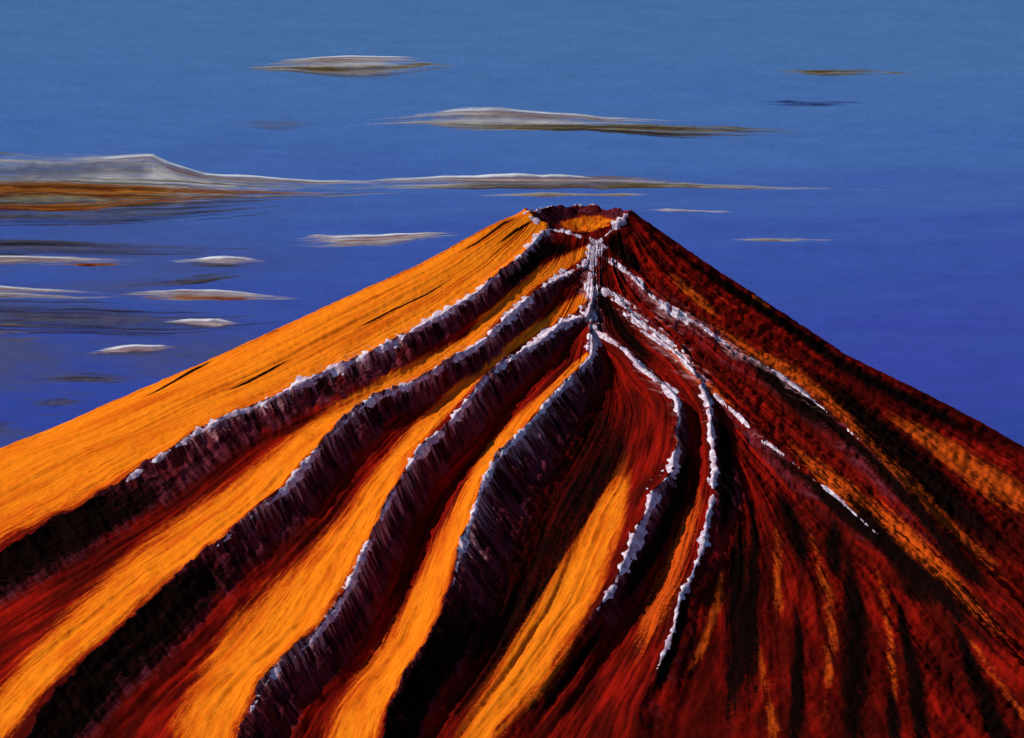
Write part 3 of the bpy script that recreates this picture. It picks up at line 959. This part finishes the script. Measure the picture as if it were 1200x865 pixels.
cloud('long white streamer cloud stretching right behind the summit', 8100, [
    ('grey_body', 'grey', [(350, 216), (470, 212), (560, 210), (680, 210), (800, 214), (900, 219), (1060, 222)], [(350, 221), (470, 221), (560, 221), (680, 222), (800, 221), (900, 222), (1060, 225)]),
    ('olive_belly', 'olive', [(660, 214), (720, 215), (780, 216), (840, 217)], [(660, 219), (720, 221), (780, 221), (840, 219)]),
    ('white_crest', 'white', [(370, 217), (450, 211), (530, 206.5), (600, 205), (680, 206), (760, 209), (860, 215)], [(370, 219), (450, 217), (530, 215), (600, 216), (680, 215), (760, 216), (860, 217)])], 4)
cloud('white streak cloud low beside the upper left slope', 7000, [
    ('grey_body', 'grey', [(318, 282), (370, 277), (450, 275), (555, 273)], [(318, 287), (370, 290), (450, 288), (555, 275)]),
    ('white_crest', 'white', [(335, 281), (370, 276), (440, 276), (500, 273), (548, 272)], [(335, 284), (370, 283), (440, 284), (500, 278), (548, 274)])], 5)
cloud('thin grey streak cloud with a brown line beneath, below the rust-red bank', 7300, [
    ('grey_body', 'grey', [(-250, 301), (30, 301), (110, 303), (215, 304)], [(-250, 309), (30, 310), (110, 311), (215, 309)]),
    ('brown_belly', 'rust', [(60, 308), (110, 309), (160, 308)], [(60, 311), (110, 312), (160, 310)]),
    ('white_crest', 'white', [(-250, 300), (30, 301), (80, 303), (200, 304)], [(-250, 304), (30, 304.5), (80, 305.5), (200, 307)])], 6)
cloud('small bright white cloud puff at the end of a grey streak', 7200, [
    ('grey_body', 'smoke', [(190, 305), (240, 305), (320, 308)], [(190, 311), (240, 314), (320, 312)]),
    ('white_crest', 'white', [(198, 304), (230, 302.5), (265, 300), (290, 302), (322, 306)], [(198, 307), (230, 309), (265, 312), (290, 310), (322, 308)])], 7)
cloud('white-topped grey cloud streak at the left edge above dark smoky bands', 7500, [
    ('grey_body', 'grey', [(-260, 333), (30, 338), (90, 343), (150, 347)], [(-260, 350), (30, 351), (90, 352), (150, 350)]),
    ('white_crest', 'white', [(-260, 330), (0, 335), (40, 338), (90, 341), (135, 344)], [(-260, 341), (0, 343), (40, 343), (90, 345), (135, 346)])], 8)
cloud('white-topped cloud with a dark red underside tapering towards the slope', 7350, [
    ('grey_body', 'grey', [(120, 343), (200, 343), (280, 345), (370, 350)], [(120, 350), (200, 352), (280, 352), (370, 352)]),
    ('red_belly', 'rust', [(165, 347), (210, 347), (260, 347), (315, 349)], [(165, 349), (210, 352), (260, 352.5), (315, 351)]),
    ('white_crest', 'white', [(125, 344), (180, 340.5), (240, 340), (290, 343), (352, 348)], [(125, 346), (180, 347), (240, 347), (290, 349), (352, 351)])], 9)
cloud('small faint white cloud dash on dark blue, below the red-bellied cloud', 7000, [
    ('grey_body', 'smoke', [(175, 377), (230, 377), (295, 379)], [(175, 383), (230, 387), (295, 384)]),
    ('white_crest', 'white', [(186, 376), (220, 374), (250, 374.5), (290, 378)], [(186, 380), (220, 383), (250, 384), (290, 381)])], 10)
cloud('lowest white cloud dash, just above the left orange slope', 6900, [
    ('grey_body', 'smoke', [(85, 411), (140, 406), (230, 407)], [(85, 420), (140, 420), (230, 414)]),
    ('white_crest', 'white', [(98, 413), (125, 408), (160, 405), (214, 405)], [(98, 417), (125, 418), (160, 412), (214, 408)])], 11)
cloud('thin faint olive streak cloud alone in the upper right sky', 7800, [
    ('olive_belly', 'olive', [(880, 83), (960, 82), (1070, 84)], [(880, 86), (960, 89), (1070, 87)])], 12)
cloud('thin dark blue streak cloud under the olive streak in the upper right', 7700, [
    ('blue', 'blue', [(860, 118), (930, 118), (1030, 121)], [(860, 122), (930, 125), (1030, 124)])], 13)
cloud('hair-thin white streak cloud just right of the crater', 6800, [
    ('white', 'white', [(735, 245.5), (790, 246), (862, 247.5)], [(735, 247.2), (790, 248.2), (862, 249)])], 14)
cloud('hair-thin pale streak cloud beside the upper right slope', 6700, [
    ('grey', 'grey', [(850, 281), (900, 280), (985, 280)], [(850, 284), (900, 284), (985, 282)])], 15)
cloud('hair-thin pale streak cloud directly over the crater rim', 6900, [
    ('grey', 'grey', [(540, 229), (640, 227), (800, 227)], [(540, 231), (640, 230.5), (800, 229)])], 16)
SM = [('brown smoky cloud band at the left edge, under the white-topped grey streak', 'olive', [(-260, 372), (20, 380), (100, 386)], [(-260, 402), (20, 400), (100, 391)]),
      ('wide dark grey smoky cloud band behind the faint white dash', 'smoke', [(-260, 350), (60, 351), (200, 354), (390, 362)], [(-260, 380), (60, 392), (200, 398), (390, 378)]),
      ('thin dark grey cloud band between the rust-red bank and the low streaks', 'smoke', [(-260, 276), (40, 280), (150, 284), (330, 292)], [(-260, 298), (40, 300), (150, 301), (330, 299)]),
      ('dark grey cloud wisp rising right between the two white-topped streaks', 'smoke', [(130, 332), (200, 326), (320, 316)], [(130, 339), (200, 337), (320, 322)]),
      ('thin olive-grey cloud wisp low over the left orange slope', 'smoke', [(20, 440), (100, 437), (190, 440)], [(20, 448), (100, 451), (190, 445)]),
      ('dark olive cloud smudge lowest at the left, above the orange slope', 'smoke', [(20, 468), (60, 464), (115, 466)], [(20, 478), (60, 482), (115, 472)]),
      ('dark smoky cloud strip low at the left edge beside the lowest white dash', 'smoke', [(-260, 486), (0, 484), (95, 486)], [(-260, 512), (0, 510), (95, 496)]),
      ('faint olive smear of cloud fading right of the upper left streak clouds', 'faint', [(250, 142), (330, 138), (400, 140)], [(250, 150), (330, 153), (400, 150)])]
for k, (lab, kind, tp, bt) in enumerate(SM):
    cloud(lab, 7900 + 60 * k, [('band', kind, tp, bt)], 20 + k)
